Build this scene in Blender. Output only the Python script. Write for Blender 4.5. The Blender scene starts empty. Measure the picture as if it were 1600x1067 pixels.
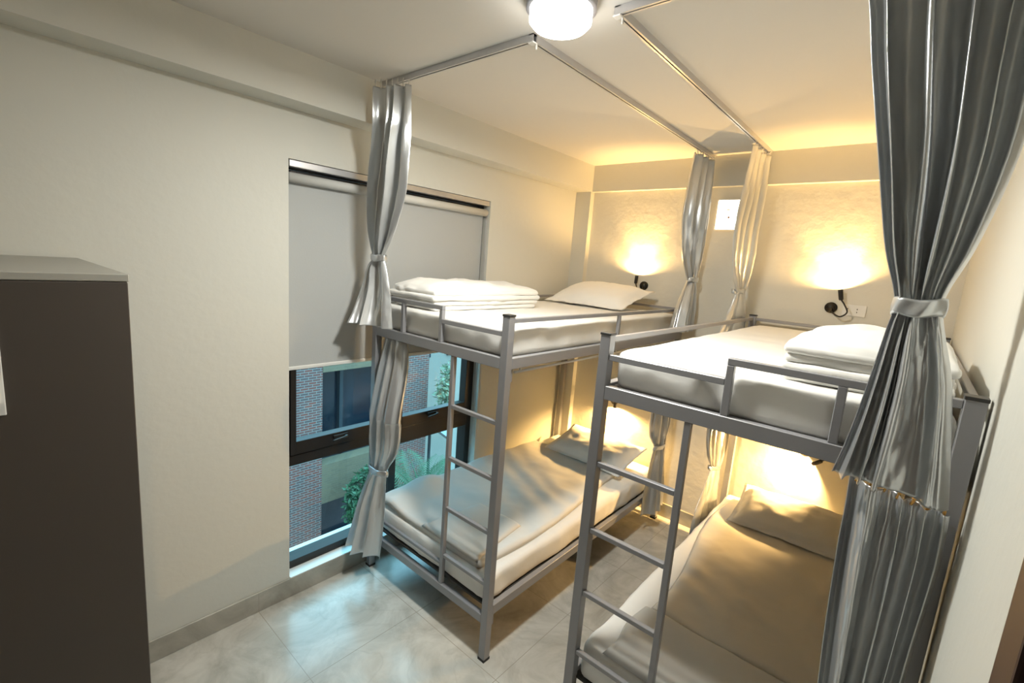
import bpy, bmesh, math, random
from mathutils import Vector, Matrix, noise
S = bpy.context.scene
C = S.collection
PI = math.pi

# ------------------------------------------------------------------ camera
cam = bpy.data.cameras.new('camera'); camo = bpy.data.objects.new('camera', cam); C.objects.link(camo)
cam.sensor_width = 36; cam.sensor_fit = 'HORIZONTAL'; cam.lens = 736.0 * 36 / 1600; cam.clip_start = .05; cam.clip_end = 200
Rt = Vector((0.75172737, 0.65504862, 0.07627098)); Up = Vector((-0.16590156, 0.07590558, 0.98321667)); Fw = Vector((-0.63826533, 0.75176436, -0.16573389))
M = Matrix((Rt, Up, -Fw)).transposed().to_4x4(); M.translation = Vector((2.39449, -1.52135, 1.94086))
camo.matrix_world = M
S.camera = camo

# ------------------------------------------------------------------ sky, exposure
S.view_settings.view_transform = 'Standard'; S.view_settings.look = 'None'; S.view_settings.gamma = 1
S.view_settings.use_curve_mapping = False; S.view_settings.exposure = 0.0
S.cycles.use_denoising = True
S.cycles.max_bounces = 10; S.cycles.diffuse_bounces = 6; S.cycles.glossy_bounces = 4; S.cycles.transmission_bounces = 6
S.cycles.sample_clamp_indirect = 6.0
w = bpy.data.worlds.new('dusk_sky'); S.world = w; w.use_nodes = True
bg = w.node_tree.nodes['Background']; WN, WL = w.node_tree.nodes, w.node_tree.links
_tc = WN.new('ShaderNodeTexCoord'); _sx = WN.new('ShaderNodeSeparateXYZ'); WL.new(_tc.outputs['Generated'], _sx.inputs[0])
_cr = WN.new('ShaderNodeValToRGB'); WL.new(_sx.outputs[2], _cr.inputs[0])
_cr.color_ramp.elements[0].position = .0; _cr.color_ramp.elements[0].color = (.10, .15, .165, 1)
_cr.color_ramp.elements[1].position = .75; _cr.color_ramp.elements[1].color = (.36, .80, 1.0, 1)
WL.new(_cr.outputs[0], bg.inputs[0]); bg.inputs[1].default_value = 7.5

LAMP_W = 41.0          # ceiling lamp
READ_W = 42.0           # reading lamps
WARM = (1.0, .60, .21)

# ------------------------------------------------------------------ helpers
def new_mat(name): 
    m = bpy.data.materials.new(name); m.use_nodes = True
    return m, m.node_tree.nodes, m.node_tree.links, m.node_tree.nodes['Principled BSDF']
def mat(name, col, rough=.5, metal=0, bump=0, bscale=50, var=0, vscale=3, coat=0, sheen=0, stretch=None):
    m, N, L, b = new_mat(name)
    b.inputs['Base Color'].default_value = (*col, 1); b.inputs['Roughness'].default_value = rough; b.inputs['Metallic'].default_value = metal
    if coat: b.inputs['Coat Weight'].default_value = coat
    if sheen: b.inputs['Sheen Weight'].default_value = sheen
    tc = N.new('ShaderNodeTexCoord'); src = tc.outputs['Object']
    if stretch:
        mp = N.new('ShaderNodeMapping'); mp.inputs['Scale'].default_value = stretch; L.new(src, mp.inputs[0]); src = mp.outputs[0]
    if var:
        n = N.new('ShaderNodeTexNoise'); n.inputs['Scale'].default_value = vscale; n.inputs['Detail'].default_value = 4; L.new(src, n.inputs['Vector'])
        r = N.new('ShaderNodeMapRange'); r.inputs['To Min'].default_value = 1 - var; r.inputs['To Max'].default_value = 1 + var; L.new(n.outputs[0], r.inputs[0])
        mx = N.new('ShaderNodeVectorMath'); mx.operation = 'SCALE'; mx.inputs[0].default_value = col; L.new(r.outputs[0], mx.inputs['Scale'])
        L.new(mx.outputs[0], b.inputs['Base Color'])
    if bump:
        n = N.new('ShaderNodeTexNoise'); n.inputs['Scale'].default_value = bscale; n.inputs['Detail'].default_value = 5; L.new(src, n.inputs['Vector'])
        bp = N.new('ShaderNodeBump'); bp.inputs['Strength'].default_value = bump; bp.inputs['Distance'].default_value = .01
        L.new(n.outputs[0], bp.inputs['Height']); L.new(bp.outputs[0], b.inputs['Normal'])
    return m
def emis(name, col, st):
    m, N, L, b = new_mat(name)
    b.inputs['Base Color'].default_value = (*col, 1); b.inputs['Emission Color'].default_value = (*col, 1); b.inputs['Emission Strength'].default_value = st
    return m

def bx(bm, x0, x1, y0, y1, z0, z1, bev=0, seg=2):
    vs = [bm.verts.new((x, y, z)) for x in (x0, x1) for y in (y0, y1) for z in (z0, z1)]
    fs = [(0,1,3,2),(4,6,7,5),(0,4,5,1),(2,3,7,6),(0,2,6,4),(1,5,7,3)]
    F = [bm.faces.new([vs[i] for i in f]) for f in fs]
    if bev:
        es = list({e for f in F for e in f.edges})
        bmesh.ops.bevel(bm, geom=es, offset=bev, segments=seg, affect='EDGES', profile=.6)
def bar(bm, a, b, r, sides=12, cap=True):
    a = Vector(a); b = Vector(b); tube(bm, [a, b], r, sides, cap)
def tube(bm, pts, r, sides=10, cap=True):
    pts = [Vector(p) for p in pts]; rings = []
    prev = None
    for i, p in enumerate(pts):
        t = (pts[min(i+1, len(pts)-1)] - pts[max(i-1, 0)]).normalized()
        if prev is None:
            u = t.orthogonal().normalized()
        else:
            u = (prev - t * prev.dot(t)).normalized()
        prev = u; v = t.cross(u)
        rr = r[i] if isinstance(r, (list, tuple)) else r
        rings.append([bm.verts.new(p + (u*math.cos(k*2*PI/sides) + v*math.sin(k*2*PI/sides))*rr) for k in range(sides)])
    for a, b in zip(rings, rings[1:]):
        for k in range(sides): bm.faces.new((a[k], a[(k+1) % sides], b[(k+1) % sides], b[k]))
    if cap:
        bm.faces.new(list(reversed(rings[0]))); bm.faces.new(rings[-1])
def spline(P, n=8):
    P = [Vector(p) for p in P]; out = []
    for i in range(len(P)-1):
        p0, p1, p2, p3 = P[max(i-1,0)], P[i], P[i+1], P[min(i+2, len(P)-1)]
        for k in range(n):
            t = k/n; out.append(.5*((2*p1)+(-p0+p2)*t+(2*p0-5*p1+4*p2-p3)*t*t+(-p0+3*p1-3*p2+p3)*t**3))
    out.append(P[-1]); return out

def obj(name, bm, m, parent=None, smooth=False, label=None):
    me = bpy.data.meshes.new(name); bmesh.ops.recalc_face_normals(bm, faces=bm.faces); bm.to_mesh(me); bm.free()
    o = bpy.data.objects.new(name, me); C.objects.link(o)
    for mm in (m if isinstance(m, (list, tuple)) else [m]): me.materials.append(mm)
    if smooth:
        for p in me.polygons: p.use_smooth = True
    if parent is not None: o.parent = parent; o.matrix_parent_inverse = Matrix.Translation(-parent.location) if parent.type == 'EMPTY' and parent.parent is None else Matrix()
    if label: o['label'] = label
    return o
def tag(o, label, cat, group=None):
    o['label'] = label; o['category'] = cat
    if group: o['group'] = group
    return o
def thing(name, label, cat, loc=(0,0,0), group=None):
    o = bpy.data.objects.new(name, None); C.objects.link(o); o.location = loc; o.empty_display_size = .1
    return tag(o, label, cat, group)
def struct(name, bm, m, parent=None, smooth=False):
    o = obj(name, bm, m, parent, smooth)
    if parent is None: o['kind'] = 'structure'
    return o
B = bmesh.new

# ------------------------------------------------------------------ materials
paint = mat('wall_paint', (.66, .655, .60), .6, bump=.12, bscale=25)
paintB = mat('rough_wall_paint', (.68, .66, .59), .6, bump=.35, bscale=16)
ceilp = mat('ceiling_paint', (.68, .66, .62), .8, bump=.05, bscale=20)
steel = mat('grey_painted_steel', (.30, .30, .315), .36, .25, var=.04, vscale=8)
rub = mat('black_rubber', (.02, .02, .02), .6)
capm = mat('dark_post_cap', (.035, .033, .03), .5)
board = mat('bed_board', (.06, .055, .05), .8, var=.1)
sheet = mat('white_bed_sheet', (.82, .81, .78), .75, bump=.45, bscale=7, sheen=.1)
duvm = mat('white_duvet_cotton', (.83, .82, .79), .8, bump=.3, bscale=7, sheen=.15)
duvg = mat('pale_grey_duvet_cotton', (.70, .69, .66), .78, bump=.3, bscale=7, sheen=.15)
pilm = mat('white_pillow_cotton', (.83, .81, .77), .8, bump=.25, bscale=8, sheen=.1)
satin = mat('silver_grey_satin', (.64, .66, .68), .28, .74, bump=.24, bscale=14, stretch=(1,1,.45))
satinD = mat('darker_satin_lining', (.30, .31, .31), .40, .3)
alu = mat('brushed_aluminium', (.62, .62, .64), .35, .8)
whitep = mat('white_plastic', (.78, .77, .74), .4)
blackm = mat('black_metal', (.02, .018, .016), .45, .3)
gold = mat('gold_hook', (.85, .50, .16), .3, .9)
winf = mat('dark_bronze_aluminium', (.030, .026, .024), .35, .4)
blindm = mat('grey_blind_fabric', (.44, .455, .455), .8, bump=.05, bscale=120)
lockm = mat('taupe_laminate', (.075, .062, .053), .45, var=.05, vscale=2)
locktop = mat('pale_laminate_top', (.38, .37, .33), .5, var=.05, vscale=4)
doorm = mat('dark_brown_wood', (.05, .025, .02), .4, var=.2, vscale=5, stretch=(1,1,.1))

def tile_mat(name, ox, oy, base=(.56,.545,.50), vertical=False, rough=.22):
    m, N, L, b = new_mat(name)
    tc = N.new('ShaderNodeTexCoord'); mp = N.new('ShaderNodeMapping'); mp.inputs['Location'].default_value = (-ox, -oy, 0)
    L.new(tc.outputs['Object'], mp.inputs[0])
    # grout lines every 0.6 m
    sx = N.new('ShaderNodeSeparateXYZ'); L.new(mp.outputs[0], sx.inputs[0])
    def line(sock):
        d = N.new('ShaderNodeMath'); d.operation = 'DIVIDE'; L.new(sock, d.inputs[0]); d.inputs[1].default_value = .6
        f = N.new('ShaderNodeMath'); f.operation = 'FRACT'; L.new(d.outputs[0], f.inputs[0])
        s = N.new('ShaderNodeMath'); s.operation = 'SUBTRACT'; L.new(f.outputs[0], s.inputs[0]); s.inputs[1].default_value = .5
        a = N.new('ShaderNodeMath'); a.operation = 'ABSOLUTE'; L.new(s.outputs[0], a.inputs[0])
        g = N.new('ShaderNodeMath'); g.operation = 'GREATER_THAN'; L.new(a.outputs[0], g.inputs[0]); g.inputs[1].default_value = .5 - .0028
        return g.outputs[0]
    lx, ly = line(sx.outputs[0]), line(sx.outputs[1])
    mx = N.new('ShaderNodeMath'); mx.operation = 'MAXIMUM'; L.new(lx, mx.inputs[0]); L.new(ly, mx.inputs[1])
    if vertical: L.new(ly, mx.inputs[0])
    n1 = N.new('ShaderNodeTexNoise'); n1.inputs['Scale'].default_value = 3.2; n1.inputs['Detail'].default_value = 8; n1.inputs['Roughness'].default_value = .62; n1.inputs['Distortion'].default_value = 1.2
    L.new(tc.outputs['Object'], n1.inputs['Vector'])
    cr = N.new('ShaderNodeValToRGB'); e = cr.color_ramp.elements
    e[0].position = .30; e[0].color = (base[0]*.66, base[1]*.65, base[2]*.62, 1); e[1].position = .66; e[1].color = (*[min(1, c*1.12) for c in base], 1)
    L.new(n1.outputs[0], cr.inputs[0])
    n2 = N.new('ShaderNodeTexNoise'); n2.inputs['Scale'].default_value = 1.7; n2.inputs['Detail'].default_value = 6; n2.inputs['Distortion'].default_value = 2.0
    L.new(tc.outputs['Object'], n2.inputs['Vector'])
    v = N.new('ShaderNodeMath'); v.operation = 'SUBTRACT'; L.new(n2.outputs[0], v.inputs[0]); v.inputs[1].default_value = .5
    va = N.new('ShaderNodeMath'); va.operation = 'ABSOLUTE'; L.new(v.outputs[0], va.inputs[0])
    vr = N.new('ShaderNodeMapRange'); vr.inputs['From Min'].default_value = 0; vr.inputs['From Max'].default_value = .03; vr.inputs['To Min'].default_value = .13; vr.inputs['To Max'].default_value = 0
    L.new(va.outputs[0], vr.inputs[0])
    vm = N.new('ShaderNodeMix'); vm.data_type = 'RGBA'; L.new(vr.outputs[0], vm.inputs[0]); L.new(cr.outputs[0], vm.inputs[6]); vm.inputs[7].default_value = (.24, .225, .20, 1)
    gm = N.new('ShaderNodeMix'); gm.data_type = 'RGBA'; L.new(mx.outputs[0], gm.inputs[0]); L.new(vm.outputs[2], gm.inputs[6]); gm.inputs[7].default_value = (.36, .33, .28, 1)
    L.new(gm.outputs[2], b.inputs['Base Color'])
    b.inputs['Roughness'].default_value = rough
    return m
floor_m = tile_mat('marble_floor_tile', .585, -.625)
skirt_m = tile_mat('marble_skirting_tile', .3, -.625, (.42,.405,.355), True, .3)

def brick_mat(name, c1, c2, mortar, scale=1.0):
    m, N, L, b = new_mat(name)
    tc = N.new('ShaderNodeTexCoord'); sx = N.new('ShaderNodeSeparateXYZ'); L.new(tc.outputs['Object'], sx.inputs[0])
    cx = N.new('ShaderNodeCombineXYZ'); ad = N.new('ShaderNodeMath'); ad.operation = 'ADD'; L.new(sx.outputs[0], ad.inputs[0]); L.new(sx.outputs[1], ad.inputs[1])
    L.new(ad.outputs[0], cx.inputs[0]); L.new(sx.outputs[2], cx.inputs[1])
    br = N.new('ShaderNodeTexBrick'); L.new(cx.outputs[0], br.inputs['Vector'])
    br.inputs['Scale'].default_value = 1; br.inputs['Brick Width'].default_value = .21*scale; br.inputs['Row Height'].default_value = .066*scale
    br.inputs['Mortar Size'].default_value = .009*scale; br.inputs['Color1'].default_value = (*c1, 1); br.inputs['Color2'].default_value = (*c2, 1); br.inputs['Mortar'].default_value = (*mortar, 1)
    br.inputs['Bias'].default_value = -.1
    L.new(br.outputs[0], b.inputs['Base Color']); b.inputs['Roughness'].default_value = .85
    bp = N.new('ShaderNodeBump'); bp.inputs['Strength'].default_value = .5; bp.inputs['Distance'].default_value = .01; bp.invert = True
    L.new(br.outputs[1], bp.inputs['Height']); L.new(bp.outputs[0], b.inputs['Normal'])
    return m

# ------------------------------------------------------------------ room constants
H, W, L_, Y0 = 2.786, 2.558, 2.06, -2.6
bL, Zl, bB, Zb = .1526, 2.5763, .0455, 2.5763
wy0, wy1, wz0, wz1 = -.458, .953, .115, 2.35
WT = .26
# floor / ceiling
b_ = B(); bx(b_, -WT, W+.2, Y0-.2, L_+.2, -.15, 0); struct('floor', b_, floor_m)
b_ = B(); bx(b_, -WT, W+.2, Y0-.2, L_+.2, H, H+.15); struct('ceiling', b_, ceilp)
# left wall with the window opening
b_ = B()
bx(b_, -WT, 0, Y0, wy0, 0, H); bx(b_, -WT, 0, wy1, L_, 0, H); bx(b_, -WT, 0, wy0, wy1, 0, wz0); bx(b_, -WT, 0, wy0, wy1, wz1, H)
bmesh.ops.remove_doubles(b_, verts=b_.verts, dist=1e-5)
struct('wall_left', b_, paint)
b_ = B(); bx(b_, -WT, W+.2, L_, L_+.2, 0, H); struct('wall_back', b_, paintB)
b_ = B(); bx(b_, W, W+.2, Y0, L_, 0, H); struct('wall_right', b_, paint)
b_ = B(); bx(b_, -WT, W+.2, Y0-.2, Y0, 0, H); struct('wall_front', b_, paint)
b_ = B(); bx(b_, 0, bL, Y0, L_, Zl, H); struct('trim_1', b_, paint)
b_ = B(); bx(b_, bL, W, L_-bB, L_, Zb, H); struct('trim_2', b_, paint)
b_ = B(); bx(b_, 0, bL-.005, L_-.055, L_, 0, Zl); struct('trim_3', b_, paint)
b_ = B(); bx(b_, 0, .012, Y0, L_-.055, 0, .113, .002, 1); struct('baseboard_left', b_, skirt_m)
b_ = B(); bx(b_, .148, W-.012, L_-.012, L_, 0, .113, .002, 1); struct('baseboard_back', b_, skirt_m)
b_ = B(); bx(b_, W-.012, W, -.70, L_-.012, 0, .113, .002, 1); struct('baseboard_right', b_, skirt_m)
# door on the right wall beside the camera
dr = bpy.data.objects.new('door_1', None); C.objects.link(dr); dr.location = (W, -1.2, 0); dr['kind'] = 'structure'
b_ = B(); bx(b_, W-.025, W, -.83, -.74, 0, 2.12, .004); bx(b_, W-.025, W, -1.75, -1.66, 0, 2.12, .004); bx(b_, W-.025, W, -1.66, -.83, 2.03, 2.12, .004); obj('door_frame', b_, doorm, dr)
b_ = B(); bx(b_, W-.015, W-.002, -1.655, -.835, .01, 2.025, .003)
for z0, z1 in ((.15, .95), (1.1, 1.9)): bx(b_, W-.02, W-.014, -1.52, -.97, z0, z1, .004)
obj('door_leaf', b_, doorm, dr)
b_ = B(); bar(b_, (W-.015, -1.58, 1.0), (W-.06, -1.58, 1.0), .009); bar(b_, (W-.055, -1.585, 1.0), (W-.055, -1.47, 1.0), .008); obj('door_handle', b_, alu, dr, True)

# unseen dark door added behind the camera to cut fill off the front wall
dr = bpy.data.objects.new('added_dark_door', None); C.objects.link(dr); dr.location = (1.75, Y0, 0); dr['kind'] = 'structure'
b_ = B(); bx(b_, 1.02, 1.10, Y0, Y0+.03, 0, 2.32, .004); bx(b_, 2.42, 2.50, Y0, Y0+.03, 0, 2.32, .004); bx(b_, 1.10, 2.42, Y0, Y0+.03, 2.24, 2.32, .004); obj('door_frame', b_, doorm, dr)
for a, c in ((1.105, 1.757), (1.763, 2.415)):
    b_ = B(); bx(b_, a, c, Y0+.002, Y0+.02, .01, 2.235, .003)
    for z0, z1 in ((.15, 1.0), (1.15, 2.1)): bx(b_, a+.1, c-.1, Y0+.018, Y0+.026, z0, z1, .004)
    obj('door_leaf', b_, doorm, dr)
b_ = B(); bar(b_, (1.80, Y0+.02, 1.0), (1.80, Y0+.06, 1.0), .009); bar(b_, (1.795, Y0+.055, 1.0), (1.90, Y0+.055, 1.0), .008); obj('door_handle', b_, alu, dr, True)

# ------------------------------------------------------------------ window
wn = bpy.data.objects.new('window_1', None); C.objects.link(wn); wn.location = (-.12, (wy0+wy1)/2, wz0); wn['kind'] = 'structure'
fx0, fx1 = -.155, -.065
ym = .245
b_ = B()
fw = .05
bx(b_, fx0, fx1, wy0, wy0+.03, wz0, wz1, .003); bx(b_, fx0, fx1, wy1-fw, wy1, wz0, wz1, .003)
bx(b_, fx0, fx1, wy0+.03, wy1-fw, wz0, wz0+.05, .003); bx(b_, fx0, fx1, wy0+.03, wy1-fw, wz1-.04, wz1, .003)
bx(b_, fx0, fx1, ym-.028, ym+.028, wz0+.05, wz1-.04, .003)
bx(b_, fx0, fx1, wy0+.03, ym-.028, .74, .80, .003); bx(b_, fx0, fx1, ym+.028, wy1-fw, .69, .80, .003)
obj('window_frame', b_, winf, wn)
gl, N_, L2, bs = new_mat('window_glass')
N_.remove(bs)
tr = N_.new('ShaderNodeBsdfTransparent'); tr.inputs[0].default_value = (.90, .95, .97, 1)
gg = N_.new('ShaderNodeBsdfGlossy'); gg.inputs['Roughness'].default_value = .02
fr = N_.new('ShaderNodeFresnel'); fr.inputs[0].default_value = 1.45
ms = N_.new('ShaderNodeMixShader'); ge = N_.new('ShaderNodeNewGeometry'); mu = N_.new('ShaderNodeMath'); mu.operation = 'SUBTRACT'; mu.use_clamp = True
L2.new(fr.outputs[0], mu.inputs[0]); L2.new(ge.outputs['Backfacing'], mu.inputs[1]); L2.new(mu.outputs[0], ms.inputs[0]); L2.new(tr.outputs[0], ms.inputs[1]); L2.new(gg.outputs[0], ms.inputs[2]); L2.new(ms.outputs[0], N_['Material Output'].inputs[0])
for (a, c) in ((wy0+.03, ym-.028), (ym+.028, wy1-fw)):
    # opening sash above the transom, fixed light below
    b_ = B(); s = .034; z0, z1 = .805, wz1-.045
    bx(b_, -.115, -.055, a+.002, a+s, z0, z1, .003); bx(b_, -.115, -.055, c-s, c-.002, z0, z1, .003)
    bx(b_, -.115, -.055, a+s, c-s, z0, z0+.075, .003); bx(b_, -.115, -.055, a+s, c-s, z1-.05, z1, .003)
    sa = obj('window_sash', b_, winf, wn)
    b_ = B(); bx(b_, -.093, -.087, a+s-.004, c-s+.004, z0+.07, z1-.045); obj('glass_pane', b_, gl, wn)
    b_ = B(); bx(b_, -.120, -.114, a-.004, c+.004, wz0+.046, .745); obj('glass_pane', b_, gl, wn)
    hy = (-.136 if a < 0 else .56)
    b_ = B(); bx(b_, -.055, -.042, hy-.045, hy+.045, .845, .868, .003); bx(b_, -.042, -.022, hy+.02, hy+.035, .848, .862, .003)
    tube(b_, spline([(-.024, hy+.03, .856), (-.018, hy-.01, .853), (-.022, hy-.06, .846)], 5), .007, 8); obj('window_handle', b_, blackm, wn, True)
# pale sill
b_ = B(); bx(b_, -.155, .0125, wy0+.001, wy1-.001, wz0-.002, wz0+.004, .0015, 1)
obj('window_sill', b_, mat('pale_sill', (.80,.80,.77), .35), wn)

# roller blind
rb = thing('roller_blind', 'grey roller blind pulled halfway down over the tall dark-framed window', 'blind', (-.03, (wy0+wy1)/2, wz1-.05))
b_ = B(); bar(b_, (-.030, wy0+.012, 2.268), (-.030, wy1-.012, 2.268), .024, 24); obj('blind_tube', b_, mat('pale_blind_roll', (.66,.66,.64), .6), rb, True)
b_ = B(); bx(b_, -.053, -.004, wy0+.006, wy1-.006, 2.315, 2.348, .004); obj('blind_headrail', b_, alu, rb)
b_ = B()
nz, ny = 2, 24
bx(b_, -.0535, -.0520, wy0+.018, wy1-.018, 1.305, 2.268); obj('blind_fabric', b_, blindm, rb)
b_ = B(); bx(b_, -.060, -.046, wy0+.016, wy1-.016, 1.288, 1.308, .005, 3); obj('bottom_bar', b_, mat('white_blind_bar', (.75,.75,.72), .5), rb)
b_ = B()
cpts = spline([(-.03, wy1-.008, 2.26), (-.028, wy1-.008, 1.6), (-.030, wy1-.010, 1.0), (-.022, wy1-.011, .66), (.0, wy1-.005, .60), (.008, wy1+.014, .66), (.006, wy1+.012, 1.0), (-.012, wy1-.008, 1.6), (-.02, wy1-.008, 2.26)], 8)
tube(b_, cpts, .0016, 6); obj('pull_chain', b_, alu, rb, True)

# ------------------------------------------------------------------ bunk beds
T, p, Zr, Zu, hu, Zq, hq, Zqs = 1.711, .0402, 1.698, 1.522, .051, .243, .045, .294
Zlow, Zhi = 1.639, 1.704
RUNG = (1.2265, .9543, .6837, .4166)
def make_bed(X, WB, s, y, label, mid):
    """X = aisle-side outer face, s = direction (+1/-1) from the aisle to the wall"""
    t = thing('bunk_bed', label, 'bunk bed', (X+s*WB/2, y+1.0, 0), 'grey steel bunk beds')
    LB = 2.0
    def bxx(b, a, c, *r, **k):  # a, c distances from the aisle face
        x0, x1 = X+s*a, X+s*c; bx(b, min(x0, x1), max(x0, x1), *r, **k)
    for a in (0, WB-p):
        for yy in (y, y+LB-p):
            b = B(); bxx(b, a, a+p, yy, yy+p, .012, T, bev=.002, seg=1); po = obj('post', b, steel, t)
            b = B(); bxx(b, a-.001, a+p+.001, yy-.001, yy+p+.001, 0, .014); obj('foot', b, rub, po)
            b = B(); bxx(b, a-.0015, a+p+.0015, yy-.0015, yy+p+.0015, T-.004, T+.005, bev=.001, seg=1); obj('post_cap', b, capm, po)
    e = .0005
    for yy in (y, y+LB-.03):     # end beams of both bunks
        b = B(); bxx(b, p+e, WB-p-e, yy, yy+.03, Zu-hu, Zu, bev=.002, seg=1); obj('end_beam', b, steel, t)
        b = B(); bxx(b, p+e, WB-p-e, yy, yy+.03, Zq-hq, Zq, bev=.002, seg=1); obj('end_beam', b, steel, t)
    for a in (0, WB-.03):
        b = B(); bxx(b, a, a+.03, y+p+e, y+LB-p-e, Zu-hu, Zu, bev=.002, seg=1); obj('side_beam', b, steel, t)
        b = B(); bxx(b, a, a+.03, y+p+e, y+LB-p-e, Zqs-.05, Zqs, bev=.002, seg=1); obj('side_beam', b, steel, t)
        b = B(); bxx(b, a+.006, a+.026, y+p+e, y+LB-p-e, Zr-.02, Zr, bev=.002, seg=1); g = obj('guard_rail', b, steel, t)
        if mid:
            b = B(); bxx(b, a+.006, a+.026, y+1.0, y+1.02, Zu+e, Zr-.0205, bev=.002, seg=1); obj('guard_upright', b, steel, t)
    b = B(); bxx(b, p+e, WB-p-e, y+LB-.028, y+LB-.006, Zr-.02, Zr, bev=.002, seg=1); obj('head_rail', b, steel, t)
    # stepped foot rail above the upper end beam
    r = .022; ux = .425
    b = B(); bxx(b, p+e, p+ux-r, y+.004, y+.026, Zlow-r, Zlow, bev=.002, seg=1); obj('foot_rail_low', b, steel, t)
    b = B(); bxx(b, p+ux-r, WB-p-e, y+.004, y+.026, Zhi-r, Zhi, bev=.002, seg=1)
    obj('foot_rail_raised', b, steel, t)
    b = B(); bxx(b, p+ux-r, p+ux, y+.004, y+.026, Zu+e, Zhi-r, bev=.002, seg=1); obj('rail_upright', b, steel, t)
    b = B(); bxx(b, WB-p-.2439, WB-p-.2439+r, y+.004, y+.026, Zu+e, Zhi-r, bev=.002, seg=1); obj('rail_upright', b, steel, t)
    # lower foot rail
    lx = .322
    b = B(); bxx(b, p+lx+e, WB-p-e, y+.006, y+.024, .345, .363, bev=.002, seg=1); obj('lower_foot_rail', b, steel, t)
    # ladder
    b = B(); bxx(b, p+lx-.022, p+lx, y+.002, y+.026, Zq+e, Zu-hu-e, bev=.002, seg=1); obj('ladder_rail', b, steel, t)
    for z in RUNG:
        b = B(); bxx(b, p+e, p+lx-.0225, y+.004, y+.024, z-.02, z, bev=.002, seg=1); obj('ladder_rung', b, steel, t)
    # brackets under the side beams
    for yy in (y+p+e, y+LB-p-e-.02):
        for zz in (Zu-hu, Zqs-.05):
            b = B(); bxx(b, .006, .018, yy, yy+.014, zz-.06, zz-e); obj('beam_bracket', b, steel, t)
    # slats and boards that carry the mattresses
    for zz in (Zu-.03, Zqs-.035):
        for k in range(6):
            yy = y+.15+k*.33
            b = B(); bxx(b, .03+e, WB-.03-e, yy, yy+.03, zz-.012, zz+.008); obj('slat', b, steel, t)
        b = B(); bxx(b, .032, WB-.032, y+.032, y+LB-.032, zz+.009, zz+.019); obj('mattress_board', b, board, t)
    # white curtain rod under the aisle-side upper beam
    b = B(); bar(b, (X+s*.012, y+.075, Zu-hu-.018), (X+s*.012, y+LB-.06, Zu-hu-.018), .006)
    for yy in (y+.11, y+1.0, y+LB-.12): bx(b, X+s*.012-.003, X+s*.012+.003, yy, yy+.01, Zu-hu-.02, Zu-hu)
    obj('lower_curtain_rod', b, whitep, t, True)
    return t
make_bed(1.080, 1.040, -1, 0, 'grey steel bunk bed along the window wall, ladder on its right', True)
make_bed(1.538, 1.012, 1, -.017, 'grey steel bunk bed against the right wall, nearer the camera', False)

# ------------------------------------------------------------------ mattresses and bedding
def fbm(x, y, z=0, sc=1, oct=3):
    v = 0; a = 1; 
    for _ in range(oct):
        v += a*noise.noise(Vector((x*sc, y*sc, z*sc))); sc *= 2.03; a *= .5
    return v
def cloth_box(bm, x0, x1, y0, y1, z0, z1, r=.03, amp=.004, sc=6, nx=44, ny=80, top=None, side_amp=None, seed=0, sag=0):
    """rounded, gently wrinkled upholstered slab as one grid-skinned closed mesh"""
    b2 = bmesh.new(); nz = 8
    hx, hy, hz = (x1-x0)/2, (y1-y0)/2, (z1-z0)/2; c = Vector(((x0+x1)/2, (y0+y1)/2, (z0+z1)/2))
    key = {}
    def V(i, j, k):
        q = (i, j, k)
        if q in key: return key[q]
        P = Vector((-hx+2*hx*i/nx, -hy+2*hy*j/ny, -hz+2*hz*k/nz))
        I = Vector((max(-hx+r, min(hx-r, P.x)), max(-hy+r, min(hy-r, P.y)), max(-hz+r, min(hz-r, P.z))))
        d = P-I
        if d.length > 1e-9: n = d.normalized(); P = I+n*r
        else: n = Vector((0,0,1))
        w = c+P
        f = fbm(w.x+seed*7.3, w.y+seed*3.1, w.z*.6, sc)
        sa = side_amp if side_amp is not None else amp
        P = P+n*(f*(amp if abs(n.z) > .7 else sa))
        if abs(n.z) < .7:
            P += n*(sa*1.2*math.sin(w.x*38+w.y*33+7*noise.noise(w*4))*max(0, noise.noise(w*2.3+Vector((seed,0,0)))))
        if top and P.z > 0: P.z += top((i/nx), (j/ny))*(P.z/hz)
        v = bm.verts.new(c+P); key[q] = v; return v
    for i in range(nx):
        for j in range(ny):
            for k in (0, nz):
                bm.faces.new((V(i,j,k), V(i+1,j,k), V(i+1,j+1,k), V(i,j+1,k)))
    for i in range(nx):
        for k in range(nz):
            for j in (0, ny): bm.faces.new((V(i,j,k), V(i+1,j,k), V(i+1,j,k+1), V(i,j,k+1)))
    for j in range(ny):
        for k in range(nz):
            for i in (0, nx): bm.faces.new((V(i,j,k), V(i,j+1,k), V(i,j+1,k+1), V(i,j,k+1)))
    b2.free()
def mattress(x0, x1, y0, y1, z0, z1, label, seed, r=.03):
    b = B(); cloth_box(b, x0, x1, y0, y1, z0, z1, r, .004, 5, seed=seed, side_amp=.009)
    return tag(obj('mattress', b, sheet, None, True), label, 'mattress', 'mattresses in white fitted sheets')
mzu, mzl = Zu-.03+.0195, Zqs-.035+.0195
mattress(.075, 1.043, .036, 1.95, mzu, 1.653, 'sheeted mattress on the top bunk by the window', 1)
mattress(1.592, 2.512, .018, 1.94, mzu, 1.655, 'sheeted mattress on the top bunk against the right wall', 2)
mattress(.078, 1.040, .036, 1.95, mzl, .422, 'sheeted mattress on the lower bunk by the window', 3)
mattress(1.585, 2.512, .018, 1.94, mzl, .440, 'sheeted mattress on the lower bunk against the right wall', 4)

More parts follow.
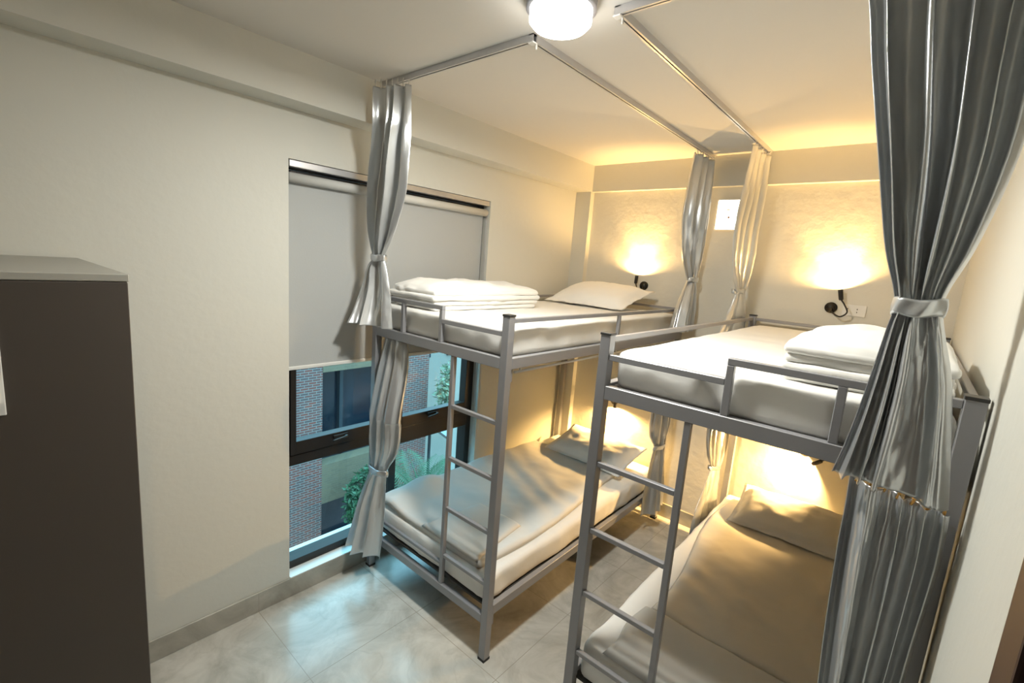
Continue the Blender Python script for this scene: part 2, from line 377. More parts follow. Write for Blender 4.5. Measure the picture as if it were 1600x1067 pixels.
def pillow(name, cx, cy, zb, a, c, h, rot, tilt, label, seed, m=None, flange=.035, lift=0):
    b = B(); n = 36
    key = {}
    for sgn in (1, -1):
        for i in range(n+1):
            for j in range(n+1):
                u = -1+2*i/n; v = -1+2*j/n
                edge = i in (0, n) or j in (0, n)
                if edge and sgn < 0: key[(i,j,-1)] = key[(i,j,1)]; continue
                k = 1-.10*(abs(u)**2*abs(v)**2)           # pinched corners stay out, sides pull in
                fl = 1-flange/a
                uu, vv = abs(u)/fl, abs(v)/(1-flange/c)
                prof = 0 if uu >= 1 or vv >= 1 else ((1-uu**2.4)*(1-vv**2.4))**.45
                pull = 1-.045*(1-v*v)*(abs(u)**3)
                pull2 = 1-.06*(1-u*u)*(abs(v)**3)
                x = a*u*pull; y = c*v*pull2
                z = sgn*(h*prof*(.5 if sgn < 0 else 1)+.0015)
                z += .010*fbm(x+seed, y, sgn, 9)*prof*(1 if sgn > 0 else .3)
                z += .006*fbm(x+seed, y+5, 0, 14)*(1-min(1, prof*2))
                key[(i,j,sgn)] = b.verts.new((x, y, z))
        for i in range(n):
            for j in range(n):
                b.faces.new((key[(i,j,sgn)], key[(i+1,j,sgn)], key[(i+1,j+1,sgn)], key[(i,j+1,sgn)]))
    R = Matrix.Rotation(rot, 3, 'Z') @ Matrix.Rotation(tilt, 3, 'X')
    lo = 9
    for v in b.verts: v.co = R @ v.co
    lo = min(v.co.z for v in b.verts)
    for v in b.verts: v.co += Vector((cx, cy, zb-lo))
    return tag(obj(name, b, m or pilm, None, True), label, 'pillow', 'white bed pillows')
pillow('pillow', .50, 1.70, 1.658, .36, .235, .085, math.radians(-4), math.radians(17), 'white pillow on the top bunk below the window-side reading lamp', 1)
pillow('pillow', .62, 1.69, .455, .35, .215, .085, math.radians(-2), math.radians(16), 'white pillow on the lower bunk by the window', 2)
pillow('pillow', 2.03, 1.70, .445, .33, .215, .085, math.radians(2), math.radians(15), 'white pillow on the lower bunk against the right wall', 3)

def folded_duvet(x0, x1, y0, y1, z0, layers, th, label, seed, m, puff=.03, rot=0, front=1):
    t = thing('duvet', label, 'duvet', ((x0+x1)/2, (y0+y1)/2, z0), 'folded duvets')
    z = z0
    for k in range(layers):
        b = B(); ins = .03*noise.noise(Vector((k*3.3+.4, seed, .5)))+.012
        topf = (lambda u, v: puff*(max(0, 1-(2*u-1)**4)*max(0, 1-(2*v-1)**4))**.6) if k == layers-1 else None
        cloth_box(b, x0+ins, x1-ins*.8, y0+ins*1.2, y1-ins, z, z+th, min(th*.48, .02), .0045, 6, 44, 60, topf, .008, seed+k)
        if rot:
            R = Matrix.Rotation(rot, 4, 'Z'); c = Vector(((x0+x1)/2, (y0+y1)/2, 0))
            for v in b.verts: v.co = R @ (v.co-c)+c
        obj('duvet_fold', b, m, t, True)
        z += th*.9
    return t
folded_duvet(.10, .50, .06, .97, 1.654, 4, .030, 'white duvet folded into a long stack on the top bunk by the window', 1, duvm, .045)
folded_duvet(2.10, 2.505, .06, .64, 1.656, 4, .030, 'white duvet folded thick on the top bunk against the right wall', 5, duvm, .045)

# duvet spread over the lower bunk by the window
def spread(name, poly_x, y0, y1, zf, m, label, th=.028, nx=60, ny=90, seed=0, cat='duvet'):
    b = B(); g = {}
    for i in range(nx+1):
        for j in range(ny+1):
            v = j/ny; y = y0+(y1-y0)*v; xa, xb = poly_x(v); u = i/nx; x = xa+(xb-xa)*u
            e = min(min(u, 1-u)*(xb-xa), min(v, 1-v)*(y1-y0))
            ed = min(1, e/.022); round_ = math.sqrt(max(0, 1-(1-ed)**2))
            zz = zf(x, y)+th*round_+(.007*fbm(x+seed, y, 0, 4)+.003*math.sin(26*(x*.5+y)+6*noise.noise(Vector((x*2, y*2, seed)))))*round_
            g[(i,j,1)] = b.verts.new((x, y, zz))
    for i in range(nx+1):
        for j in range(ny+1):
            if i in (0, nx) or j in (0, ny): g[(i,j,0)] = g[(i,j,1)]
            else:
                c = g[(i,j,1)].co; g[(i,j,0)] = b.verts.new((c.x, c.y, zf(c.x, c.y)))
    for s in (1, 0):
        for i in range(nx):
            for j in range(ny): b.faces.new((g[(i,j,s)], g[(i+1,j,s)], g[(i+1,j+1,s)], g[(i,j+1,s)]))
    return b
def gz(x, y, base, bumps):
    return base+sum(h*math.exp(-((x-a)/s1)**2-((y-c)/s2)**2) for a, c, h, s1, s2 in bumps)
t = thing('duvet', 'pale grey duvet spread over the lower bunk by the window', 'duvet', (.5, .8, .422))
b = spread('d', lambda v: (.075+.01*math.sin(9*v), .93+.035*math.sin(5*v)+.03*(1-v)), .045, 1.62, lambda x, y: gz(x, y, .425, [(.14, .36, .055, .11, .13), (.18, .12, .03, .12, .12), (.15, 1.0, .015, .1, .3)]), duvg, '')
obj('duvet_cover', b, duvg, t, True)
b = spread('d', lambda v: (.50+.05*v, .945-.02*math.sin(4*v)-.08*v*v), .05, .47, lambda x, y: gz(x, y, .450, []), duvg, '', th=.02, nx=30, ny=30, seed=4)
obj('turned_corner', b, duvg, t, True)
t = thing('duvet', 'pale duvet folded across the foot of the lower bunk at right', 'duvet', (2.1, .2, .44))
b = spread('d', lambda v: (1.675+.01*math.sin(7*v), 2.50), .025, .385, lambda x, y: gz(x, y, .442, []), duvg, '', th=.035, nx=50, ny=36, seed=8)
obj('duvet_cover', b, duvg, t, True)
t = thing('bed_sheet', 'rumpled top sheet lying over the lower bunk at right, under its pillow', 'sheet', (2.1, 1.0, .44))
b = spread('d', lambda v: (1.66+.05*math.sin(5*v+1), 2.50), .41, 1.88, lambda x, y: gz(x, y, .440, [(1.74, 1.75, .012, .1, .12)]), sheet, '', th=.010, nx=60, ny=90, seed=11)
obj('sheet_cloth', b, mat('cream_top_sheet', (.72,.69,.63), .8, bump=.4, bscale=6), t, True)

# ------------------------------------------------------------------ curtains
def curtain(label, rows, nf, amp, tie=None, m=satin, hooks=None, seed=0, nu=240, group='silver satin bunk curtains', hookm=None, facing=(0, -1, 0), skew=.5, wA=None, wB=None):
    """rows: (left point, right point, depth amplitude factor); folded satin strip following those edges"""
    top = rows[0]
    base = (Vector(top[0])+Vector(top[1]))/2
    t = thing('curtain', label, 'curtain', base, group)
    Ls = [Vector(r[0]) for r in rows]; Rs = [Vector(r[1]) for r in rows]; As = [Vector((r[2], 0, 0)) for r in rows]
    K = 10
    LL, RR, AA = spline(Ls, K), spline(Rs, K), spline(As, K)
    b = B(); grid = []; nr = len(LL); F = Vector(facing)
    zt = LL[0].z; rnd = random.Random(seed)
    ztie = (tie[0][2]+tie[1][2])/2 if tie else -99
    def fold_set(cnt, given=None):
        wd = given or [rnd.choice((.45, .6, .8, 1.2, 1.7))*rnd.uniform(.85, 1.15) for _ in range(int(cnt))]; tt = sum(wd); acc = [0]
        for x in wd: acc.append(acc[-1]+x/tt)
        am = [rnd.uniform(.6, 1.1)*min(1.15, .6+.5*x) for x in wd]
        return acc, am
    sets = [fold_set(nf*2, wA), fold_set(nf*1.5, wB)]
    def prof(st, u):
        acc, am = st
        for k in range(len(am)):
            if u <= acc[k+1] or k == len(am)-1:
                q = (u-acc[k])/(acc[k+1]-acc[k]); sg = 1 if k % 2 else -1
                return sg*am[k]*(max(0, math.sin(PI*max(0, min(1, q))))**.8), sg*math.cos(PI*q)
    for r in range(nr):
        l, rr, a = LL[r], RR[r], AA[r].x; row = []
        z = (l.z+rr.z)/2; d = (zt-z)
        bl = 1/(1+math.exp(-(ztie-z)/.025)) if tie else 0
        dirx = (rr-l).normalized()
        for k in range(nu+1):
            u = k/nu
            e = math.sin(PI*u)
            uu = u+e*(.022*math.sin(d*2.6+seed+4*u)+.018*noise.noise(Vector((u*3, z*1.6, seed))))
            f0, c0 = prof(sets[0], uu); f1, c1 = prof(sets[1], uu)
            off = amp*a*(f0*(1-bl)+f1*bl)
            off += amp*a*.28*noise.noise(Vector((u*11, z*2.2, seed+5)))
            side = skew*amp*a*(c0*(1-bl)+c1*bl)*e
            bulge = .45*amp*a*e
            crease = .0045*noise.noise(Vector((u*7, z*5, seed+9)))+.0022*noise.noise(Vector((u*19, z*21, seed)))
            P = l.lerp(rr, u)+F*(off+bulge+crease)+dirx*side*.7
            row.append(b.verts.new(P))
        grid.append(row)
    for r in range(nr-1):
        for k in range(nu): b.faces.new((grid[r][k], grid[r][k+1], grid[r+1][k+1], grid[r+1][k]))
    o = obj('curtain_fabric', b, m, t, True)
    sm = o.modifiers.new('thickness', 'SOLIDIFY'); sm.thickness = .0016; sm.offset = 0
    if tie is not None:
        (lx, ly, lz), (rx, ry, rz), hh, dep = tie
        l = Vector((lx, ly, lz)); r_ = Vector((rx, ry, rz)); c = (l+r_)/2; a = (r_-l).length/2+.004; dx = (r_-l).normalized()
        b = B(); n = 48; rings = []
        for q in range(7):
            row = []
            zz = -hh/2+hh*q/6
            bul = 1+.05*math.sin(PI*q/6)
            for k in range(n):
                th = 2*PI*k/n
                row.append(b.verts.new(c+dx*(a*bul*math.cos(th))+F*(dep*bul*math.sin(th)+.003*math.sin(5*th+q*.5))+Vector((0,0,zz+.003*math.sin(3*th)))))
            rings.append(row)
        for x, y in zip(rings, rings[1:]):
            for k in range(n): b.faces.new((x[k], x[(k+1)%n], y[(k+1)%n], y[k]))
        to = obj('tie_band', b, m, t, True); s2 = to.modifiers.new('thickness', 'SOLIDIFY'); s2.thickness = .003
    if hooks:
        n, up = hooks
        l, r_ = Vector(rows[0][0]), Vector(rows[0][1])
        for k in range(n):
            P = l.lerp(r_, (k+.5)/n)
            b = B(); tube(b, spline([P+Vector((0, 0, -.012)), P+Vector((.004, -.003, .004)), P+Vector((0, 0, up)), P+Vector((-.006, 0, up*.6))], 4), .0034 if hookm else .0022, 6)
            obj('hook', b, hookm or whitep, t, True)
    return t
y = -.05
curtain('silver satin curtain tied at the window corner, over the end of the top bunk',
    [((.190,-.13,2.735),(.395,y,2.735),.7), ((.188,-.13,2.60),(.402,y,2.59),.75), ((.150,-.10,2.50),(.402,y,2.50),.95), ((.035,y,2.26),(.388,y,2.26),1), ((.055,y,2.06),(.310,y,2.06),.8), ((.106,y,1.93),(.222,y,1.93),.6), ((.112,y,1.905),(.212,y,1.91),.5), ((.060,y-.01,1.85),(.235,y,1.86),.6), ((.040,-.07,1.74),(.268,y,1.76),.8), ((.045,-.12,1.62),(.290,y,1.64),1), ((.055,-.165,1.555),(.305,-.052,1.540),1.05)],
    4, .034, ((.110,y,1.908),(.214,y,1.908),.035,.030), hooks=(7, .035), seed=3)
y = -.035
curtain('silver satin curtain tied above the floor at the window end of the lower bunk',
    [((.095,.06,1.462),(.290,.06,1.462),.6), ((.085,.02,1.30),(.335,.03,1.30),.9), ((.093,y,1.05),(.372,y,1.05),1), ((.093,y,.98),(.375,y,1.0),1), ((.095,y,.83),(.360,y,.86),.9), ((.116,y,.73),(.285,y,.74),.6), ((.120,y,.690),(.272,y,.70),.5), ((.075,y,.60),(.270,y,.62),.7), ((.050,-.07,.46),(.268,y,.48),.9), ((.050,-.11,.33),(.262,y,.34),1), ((.045,-.15,.19),(.243,-.04,.155),1.05)],
    3.5, .030, ((.118,y,.697),(.274,y,.70),.035,.030), hooks=(5, .02), seed=9)
y = -.095
curtain('large silver satin curtain tied in front of the top bunk at the right wall',
    [((2.150,y,2.742),(2.530,y,2.742),1), ((2.189,y,2.60),(2.510,y,2.52),1), ((2.217,y,2.458),(2.504,y,2.40),1), ((2.265,y,2.241),(2.495,y,2.223),1), ((2.308,y,2.051),(2.467,y,2.056),.85), ((2.341,y,1.949),(2.439,y,1.958),.6), ((2.350,y,1.905),(2.434,y,1.915),.5), ((2.344,y,1.855),(2.446,y,1.86),.6), ((2.330,y,1.715),(2.477,y,1.749),.85), ((2.313,y,1.578),(2.500,y,1.607),1), ((2.294,y,1.472),(2.520,y,1.462),.8)],
    3.5, .048, ((2.349,y,1.908),(2.437,y,1.912),.040,.036), hooks=(8, .03), seed=21, nu=300, wA=[.8,.6,1.7,.5,1.0,1.6,.7,.9,.6,1.3], wB=[.5,.6,.5,.7,.4,.7,2.2,1.8])
y = -.070
curtain('dark untied satin curtain hanging on gold hooks beneath the top bunk at right',
    [((2.330,y+.03,1.464),(2.530,y+.03,1.430),.6), ((2.334,y+.01,1.37),(2.530,y+.01,1.38),.8), ((2.336,y,1.27),(2.530,y,1.30),1), ((2.346,y,1.03),(2.522,y,1.08),1), ((2.356,y,.861),(2.515,y,.9),1), ((2.372,y,.6),(2.510,y,.6),1), ((2.378,y,.3),(2.510,y,.3),1), ((2.38,y,.06),(2.510,y,.06),1)],
    2.6, .036, None, hooks=(7, .035), hookm=gold, seed=33, wA=[1.0,2.4,.8,1.2,.7,1.3,.6,.8])
x = 1.134
def R2(x, *rows): return [((x+(r[5] if len(r) > 5 else 0), r[0], r[2]), (x, r[1], r[3]), r[4]) for r in rows]
curtain('silver satin curtain tied back at the far end of the rail by the window-side bunk',
    R2(x, (1.66,1.975,2.735,2.735,.8), (1.61,1.98,2.5,2.5,1), (1.60,1.98,2.30,2.30,1), (1.68,1.98,2.08,2.08,.8), (1.82,1.965,1.93,1.93,.55), (1.83,1.96,1.90,1.90,.5), (1.78,1.975,1.82,1.82,.7), (1.71,1.985,1.70,1.70,1), (1.66,1.985,1.55,1.54,1.15)),
    4.0, .036, ((x+.01,1.825,1.915),(x+.01,1.965,1.915),.03,.026), hooks=(6, .03), seed=41, facing=(1, 0, 0))
x = 1.108
curtain('silver satin curtain tied back at the far end of the lower bunk by the window',
    R2(x, (1.60,1.93,1.448,1.448,.6), (1.60,1.93,1.2,1.2,.8), (1.58,1.92,.93,.93,.9), (1.60,1.90,.80,.80,.8), (1.68,1.85,.70,.69,.5), (1.68,1.85,.67,.66,.5), (1.65,1.90,.58,.57,.7), (1.62,1.96,.38,.36,1), (1.62,2.0,.16,.12,1.15)),
    3.5, .026, ((x+.005,1.675,.685),(x+.005,1.852,.675),.03,.024), hooks=(4, .02), seed=47, facing=(1, 0, 0))
x = 1.4957
curtain('silver satin curtain tied back at the far end of the rail by the right bunk',
    R2(x, (1.60,1.975,2.735,2.735,.8), (1.53,1.98,2.5,2.5,1), (1.48,1.98,2.25,2.25,1), (1.55,1.97,2.03,2.03,.8), (1.685,1.90,1.88,1.88,.55), (1.70,1.89,1.85,1.85,.5), (1.66,1.93,1.77,1.77,.7), (1.56,1.98,1.66,1.66,1), (1.48,1.985,1.60,1.55,1.15)),
    4.0, .036, ((x-.01,1.69,1.865),(x-.01,1.905,1.865),.03,.026), hooks=(6, .03), seed=53, facing=(-1, 0, 0))
x = 1.505
curtain('silver satin curtain tied back at the far end of the lower bunk at right',
    R2(x, (1.60,1.95,1.448,1.448,.6), (1.60,1.95,1.2,1.2,.8), (1.56,1.97,.95,.85,.9), (1.62,1.96,.78,.74,.8), (1.71,1.93,.68,.62,.5), (1.71,1.93,.65,.59,.5), (1.64,1.95,.56,.52,.7), (1.50,1.97,.38,.32,1), (1.44,1.97,.16,.08,1.2)),
    3.5, .026, ((x-.005,1.705,.665),(x-.005,1.935,.605),.03,.022), hooks=(4, .02), seed=59, facing=(-1, 0, 0))

# ceiling curtain rails
def rail(label, pts):
    t = thing('curtain_rail', label, 'curtain rail', pts[1], 'curtain rails on the ceiling')
    for a, c in zip(pts, pts[1:]):
        b = B(); x0, x1 = sorted((a[0], c[0])); y0, y1 = sorted((a[1], c[1]))
        hw = .011
        bx(b, x0-hw, x1+hw, y0-hw, y1+hw, H-.004, H)
        if x1-x0 > y1-y0:
            for s in (-hw, hw-.003): bx(b, x0-hw, x1+hw, y0+s, y0+s+.003, H-.026, H-.004)
            bx(b, x0, x1, y0-hw+.003, y0-.003, H-.026, H-.023); bx(b, x0, x1, y0+.003, y0+hw-.003, H-.026, H-.023)
        else:
            for s in (-hw, hw-.003): bx(b, x0+s, x0+s+.003, y0+.012, y1, H-.026, H-.004)
            bx(b, x0-hw+.003, x0-.003, y0+.012, y1, H-.026, H-.023); bx(b, x0+.003, x0+hw-.003, y0+.012, y1, H-.026, H-.023)
        obj('rail_track', b, alu, t)
    x, y, _ = pts[1]
    b = B(); bx(b, x-.014, x+.014, y-.014, y+.014, H-.032, H-.0265, .003); bar(b, (x+.01, y+.012, H-.03), (x+.01, y+.012, H-.05), .004); obj('rail_corner_joint', b, whitep, t)
    for k in range(3 if x > 1.3 else 0):
        b = B(); tube(b, spline([(x+.004+.012*k, pts[2][1]-.05-.03*k, H-.026), (x+.01+.008*k, pts[2][1]-.05-.03*k, H-.04), (x+.004, pts[2][1]-.05-.03*k, H-.05)], 4), .0025, 6); obj('glider', b, whitep, t)
    return t
rail('aluminium curtain rail on the ceiling above the window-side bunk', [(.175, -.052, H), (1.134, -.052, H), (1.134, 1.99, H)])
rail('aluminium curtain rail on the ceiling above the right bunk', [(2.53, -.053, H), (1.4957, -.053, H), (1.4957, 1.99, H)])

# ------------------------------------------------------------------ lamps
def reading_lamp(base, head, aim, label, arm, power=READ_W, spill=27):
    t = thing('reading_lamp', label, 'lamp', base, 'black flexible reading lamps on the back wall')
    bv, hv, av = Vector(base), Vector(head), Vector(aim).normalized()
    b = B(); bar(b, bv, bv+Vector((0, -.012, 0)), .034, 28); bar(b, bv+Vector((0, -.012, 0)), bv+Vector((0, -.022, 0)), .026, 28); obj('wall_base', b, blackm, t, True)
    b = B(); tube(b, spline([bv+Vector((0, -.020, 0))]+[Vector(a) for a in arm]+[hv], 8), .0045, 10); obj('flexible_arm', b, blackm, t, True)
    b = B(); tube(b, [hv-av*.003, hv+av*.002, hv+av*.06], [.009, .0125, .0135], 20, False)
    tube(b, [hv+av*.06, hv+av*.02], [.0115, .0105], 20, False); bar(b, hv-av*.002, hv+av*.018, .0105, 20)
    hd = obj('lamp_head', b, blackm, t, True)
    b = B(); bar(b, hv+av*.045, hv+av*.052, .0095, 16); obj('bulb', b, emis('warm_bulb', (1, .72, .40), 40), hd)
    for energy, cone, blend in ((power, 80, .75), (spill, 168, .5)):
     li = bpy.data.lights.new('reading_light', 'SPOT'); li.energy = energy; li.color = WARM; li.spot_size = math.radians(cone); li.spot_blend = blend; li.shadow_soft_size = .012
     lo = bpy.data.objects.new('reading_light', li); C.objects.link(lo); lo.location = hv+av*.064
     lo.rotation_euler = av.to_track_quat('-Z', 'Y').to_euler(); lo.parent = t; lo.matrix_parent_inverse = Matrix.Translation(-t.location)
    return t
LY = L_-.0005
reading_lamp((.700, LY, 1.835), (.648, 2.010, 1.850), (.02, .06, 1), 'black reading lamp shining up behind the pillow of the window-side top bunk', [(.705, 2.01, 1.80), (.68, 1.995, 1.80)])
reading_lamp((1.974, LY, 1.812), (2.024, 2.005, 1.868), (-.22, .08, 1), 'black gooseneck reading lamp beside the wall socket over the right top bunk', [(1.99, 2.01, 1.785), (2.035, 1.985, 1.765), (2.068, 1.98, 1.795), (2.046, 1.998, 1.84)])
reading_lamp((.560, LY, .840), (.590, 2.010, .850), (.05, .02, -1), 'black reading lamp shining down on the lower bunk by the window', [(.565, 2.01, .87), (.585, 1.995, .885)], READ_W*1.2, 84)
reading_lamp((1.983, LY, .850), (2.085, 1.995, .836), (-.72, .06, -.62), 'black reading lamp shining sideways over the lower bunk pillow at right', [(2.0, 2.01, .88), (2.06, 1.985, .90), (2.11, 1.985, .87)], READ_W*1.2, 84)
# socket
t = thing('wall_socket', 'white double socket plate beside the gooseneck reading lamp', 'socket', (2.095, L_, 1.81))
b = B(); bx(b, 2.035, 2.155, L_-.010, L_, 1.772, 1.842, .003); obj('face_plate', b, whitep, t)
b = B()
for cx in (2.062, 2.11):
    for dz in (-.009, .009): bx(b, cx-.002, cx+.002, L_-.0112, L_-.0098, 1.807+dz-.004, 1.807+dz+.004)
obj('socket_slot', b, blackm, t)
# small lit panel on the back wall
t = thing('wall_light', 'small square white light panel high on the back wall between the two far curtains', 'wall light', (1.25, L_, 2.39))
b = B(); bx(b, 1.19, 1.37, L_-.03, L_, 2.275, 2.492, .006); obj('housing', b, whitep, t)
b = B(); bx(b, 1.20, 1.36, L_-.034, L_-.0295, 2.285, 2.482, .003); pan = obj('diffuser', b, emis('wall_panel_glow', (1, .90, .70), 5), t)
b = B(); bx(b, 1.262, 1.285, L_-.0362, L_-.0345, 2.412, 2.420, .001); bar(b, (1.283, L_-.0345, 2.365), (1.283, L_-.0362, 2.365), .008); obj('panel_mark', b, mat('dull_red_mark', (.55, .3, .2), .5), t)

# ceiling lamp
LX, LY2 = 1.360, -.185
t = thing('ceiling_lamp', 'bright white ceiling lamp with a grey rim, lit, between the curtain rails', 'lamp', (LX, LY2, H))
b = B(); bar(b, (LX, LY2, H), (LX, LY2, H-.03), .115, 48); obj('lamp_rim', b, mat('grey_lamp_rim', (.35,.35,.38), .5), t, True)
b = B(); tube(b, [(LX, LY2, H-.030), (LX, LY2, H-.065), (LX, LY2, H-.080), (LX, LY2, H-.086)], [.102, .102, .088, .03], 48); obj('lamp_diffuser', b, emis('lamp_glow', (1, .97, .90), 14), t, True)
li = bpy.data.lights.new('ceiling_light', 'AREA'); li.shape = 'DISK'; li.size = .2; li.energy = LAMP_W; li.color = (.98, .97, .89); li.spread = PI
lo = bpy.data.objects.new('ceiling_light', li); C.objects.link(lo); lo.location = (LX, LY2, H-.089); lo.parent = t; lo.matrix_parent_inverse = Matrix.Translation(-t.location)

# ------------------------------------------------------------------ locker
t = thing('locker_cabinet', 'tall taupe locker with a pale top against the left wall', 'cabinet', (.42, -1.85, 0))
cx1, cy1, cz1 = .83, -1.24, 1.833
b = B(); bx(b, .0125, cx1-.018, -2.3, cy1, 0, cz1-.02, .002, 1); obj('cabinet_body', b, lockm, t)
b = B(); bx(b, .0125, cx1, -2.3, cy1+.001, cz1-.0195, cz1, .002, 1); obj('cabinet_top', b, locktop, t)
for y0, y1 in ((-1.77, -1.242), (-2.298, -1.774)):
    b = B(); bx(b, cx1-.0175, cx1, y0, y1, .06, cz1-.021, .002, 1); d = obj('cabinet_door', b, lockm, t)
    hy = -1.50 if y0 > -1.8 else -2.06
    b = B(); bx(b, cx1+.0, cx1+.006, hy-.02, hy+.02, 1.50, 1.70, .002); bx(b, cx1+.006, cx1+.016, hy-.012, hy+.012, 1.53, 1.60, .004); obj('door_handle', b, whitep, d)
b = B(); bx(b, .02, cx1-.03, -2.29, cy1-.02, 0, .058) ; obj('plinth', b, blackm, t)

# ------------------------------------------------------------------ outside the window
brk = brick_mat('mixed_brick', (.24, .070, .055), (.10, .085, .09), (.27, .26, .25), .5)
crm = brick_mat('cream_brick', (.22, .17, .11), (.18, .145, .10), (.21, .17, .12), .5)
dkglass = mat('dark_window_glass', (.012, .02, .035), .08, 0)
dkfr = mat('dark_outside_frame', (.03, .045, .06), .4)
conc = mat('pale_concrete', (.3, .28, .25), .9, var=.1)
t = thing('brick_building', 'brick building across the gap outside, with dark windows and cream bands', 'building', (-3.6, 1.5, -4))
FX = -3.2; GZ = -5.0
def blk(name, y0, y1, z0, z1, m, x1=FX, x0=FX-.35):
    b = B(); bx(b, x0, x1, y0, y1, z0, z1); return obj(name, b, m, t)
blk('brick_pier', -2.5, 1.39, GZ, 2.2, brk)
blk('brick_pier', 2.62, 3.12, GZ, 2.2, brk)
blk('brick_wall_upper', 1.39, 2.62, .53, 2.2, brk)
blk('lintel', 1.39, 2.62, .37, .529, crm, FX+.01)
blk('spandrel', 1.39, 2.62, -1.45, -.90, crm)
blk('spandrel', 1.39, 2.62, -4.0, -2.9, crm)
b = B(); bx(b, FX-.30, FX-.27, 1.39, 2.62, -.90, .37); obj('window_glazing', b, dkglass, t)
b = B()
for yy in (1.39, 1.74, 2.58): bx(b, FX-.28, FX-.20, yy, yy+.05, -.90, .37)
bx(b, FX-.28, FX-.20, 1.39, 2.62, .31, .37); bx(b, FX-.28, FX-.20, 1.39, 2.62, -.90, -.83); obj('window_mullion', b, dkfr, t)
b = B(); bx(b, FX-.30, FX-.27, 1.39, 2.62, -2.9, -1.45); obj('window_glazing', b, dkglass, t)
b = B()
for k in range(6): bx(b, FX-.12, FX-.09, 1.45+k*.2, 1.48+k*.2, -2.9, -2.2)
bx(b, FX-.14, FX-.07, 1.39, 2.62, -2.2, -2.15); obj('railing', b, dkfr, t)
b = B(); bx(b, FX-6, FX-.36, -2.5, 3.12, GZ, 2.2); obj('building_body', b, conc, t)
# far pale building and ground
t = thing('pale_house', 'pale house glimpsed beyond the trees outside, right of the brick building', 'building', (-9, 9, GZ))
b = B(); bx(b, -12, -7.5, 5.5, 12, GZ, 1.4); obj('house_wall', b, conc, t)
b = B(); bx(b, -12.3, -7.2, 5.2, 12.3, 1.4, 1.6); obj('house_roof', b, mat('red_roof', (.35,.12,.08), .8), t)
b = B()
for k in range(4): bx(b, -7.5, -7.46, 6+k*1.3, 6.7+k*1.3, -.8, .4)
obj('house_window', b, dkglass, t)
b = B(); bx(b, -30, -WT-.4, -12, 30, GZ-.2, GZ); g = struct('ground', b, mat('garden_soil', (.10,.11,.07), .95, var=.3)); g['kind'] = 'structure'
b = B()
# grey canopy roof at right
t = thing('canopy_roof', 'grey sloping canopy roof among the plants outside', 'roof', (-3.2, 4.2, -1.2))
b = B(); v = [b.verts.new(q) for q in ((-4.6, 4.15, -1.20), (-3.5, 4.15, -1.42), (-3.5, 6.2, -1.42), (-4.6, 6.2, -1.20))]; b.faces.new(v)
r = bmesh.ops.extrude_face_region(b, geom=b.faces[:]); bmesh.ops.translate(b, verts=[q for q in r['geom'] if isinstance(q, bmesh.types.BMVert)], vec=(0, 0, -.05)); obj('roof_sheet', b, mat('weathered_roof', (.25,.27,.28), .7), t)
b = B()
for a in ((-4.5, 4.3), (-3.6, 4.3), (-4.5, 6.0), (-3.6, 6.0)): bar(b, (a[0], a[1], GZ), (a[0], a[1], -1.25 if a[0] < -4 else -1.44), .03)
obj('roof_post', b, dkfr, t)

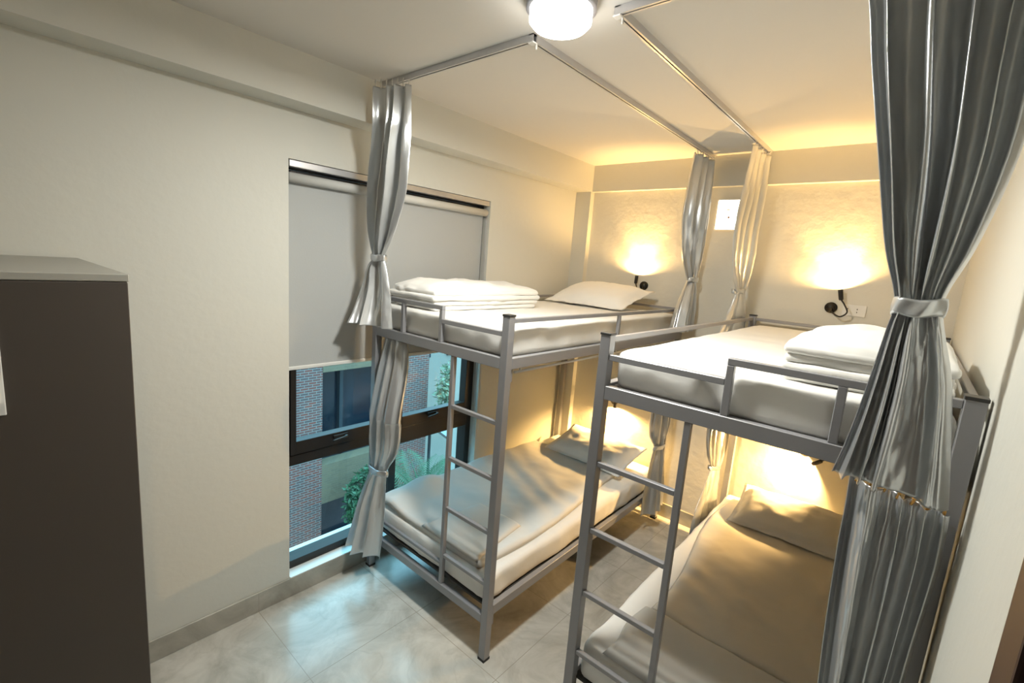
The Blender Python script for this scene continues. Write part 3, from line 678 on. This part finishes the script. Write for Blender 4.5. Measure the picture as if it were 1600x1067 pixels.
leafA = mat('green_leaf', (.045, .13, .06), .45, var=.4, vscale=6)
leafB = mat('pale_green_leaf', (.22, .30, .20), .5, var=.3, vscale=6)
bark = mat('bark', (.14, .11, .08), .9)
def leafy(name, label, c, rad, n, size, m, trunk=True, seed=0, cat='tree'):
    rnd = random.Random(seed); t = thing(name, label, cat, (c[0], c[1], GZ))
    b = B(); c = Vector(c)
    for _ in range(n):
        d = Vector((rnd.gauss(0, 1), rnd.gauss(0, 1), rnd.gauss(0, 1))).normalized()
        P = c+Vector((d.x*rad[0], d.y*rad[1], d.z*rad[2]))*(rnd.random()**.45)*(1+.25*noise.noise(d*2.5+Vector((seed, 0, 0))))
        ax = Vector((rnd.gauss(0, 1), rnd.gauss(0, 1), rnd.gauss(0, .6)-.3)).normalized(); sd = ax.orthogonal().normalized(); up = ax.cross(sd)
        s = size*rnd.uniform(.6, 1.3)
        q = [P, P+ax*s*.4+sd*s*.22+up*s*.05, P+ax*s, P+ax*s*.4-sd*s*.22+up*s*.05]
        vs = [b.verts.new(k) for k in q]; b.faces.new(vs)
    obj('foliage', b, m, t)
    if trunk:
        b = B(); tube(b, spline([(c.x, c.y, GZ), (c.x+.05, c.y-.05, (GZ+c.z)/2), tuple(c)], 4), [.07]*4+[.05]*5, 8)
        for k in range(5):
            d = Vector((rnd.gauss(0, 1), rnd.gauss(0, 1), abs(rnd.gauss(0, 1)))).normalized(); tube(b, [c-Vector((0, 0, rad[2]*.4)), c+Vector((d.x*rad[0], d.y*rad[1], d.z*rad[2]))*.8], [.03, .01], 6)
        obj('trunk', b, bark, t)
    return t
leafy('tree', 'leafy tree outside just right of the brick building', (-2.85, 3.42, -.15), (.30, .36, .60), 2600, .08, leafB, seed=2)
leafy('shrub', 'dense green shrub low outside the window, by the brick pier', (-2.75, 1.80, -1.35), (.22, .32, .45), 3500, .075, leafA, seed=5, cat='shrub')
leafy('shrub', 'spreading green shrub under the palm outside', (-2.0, 3.3, -1.15), (.30, .50, .50), 6000, .075, leafA, seed=6, cat='shrub')
# palm
t = thing('palm_tree', 'palm with long arching fronds outside the lower right pane', 'palm', (-2.05, 2.15, GZ))
b = B(); tube(b, [(-2.05, 2.15, GZ), (-2.05, 2.15, -3.2), (-2.05, 2.15, -1.25)], [.09, .07, .06], 10); obj('trunk', b, bark, t)
rnd = random.Random(4)
for k in range(11):
    a = k*2*PI/11+rnd.uniform(-.2, .2); el = rnd.uniform(.9, 1.35); Lf = rnd.uniform(.75, 1.0)
    d = Vector((math.cos(a), math.sin(a), 0)); P0 = Vector((-2.05, 2.15, -1.25)); mids = [P0+d*(Lf*s*math.cos(el)*(1+.6*s))+Vector((0, 0, Lf*(s*math.sin(el)-.35*s*s))) for s in [i/14 for i in range(15)]]
    b = B(); tube(b, mids, [.012*(1-i/16) for i in range(15)], 5)
    sd = d.cross(Vector((0, 0, 1)))
    for i in range(2, 15):
        for sg in (1, -1):
            for h in (0, .5):
                P = mids[i-1].lerp(mids[i], h); tn = (mids[i]-mids[i-1]).normalized(); ll = .24*math.sin(PI*min(1, (i+2)/17))+.08
                tip = P+sd*sg*ll*.8+tn*ll*.55+Vector((0, 0, -ll*.25)); q = [P-tn*.006, P+sd*sg*ll*.4+tn*(ll*.3-.008)+Vector((0,0,.01)), tip, P+sd*sg*ll*.4+tn*(ll*.3+.008)+Vector((0,0,.01))]
                b.faces.new([b.verts.new(x) for x in q])
    obj('frond', b, leafA, t)
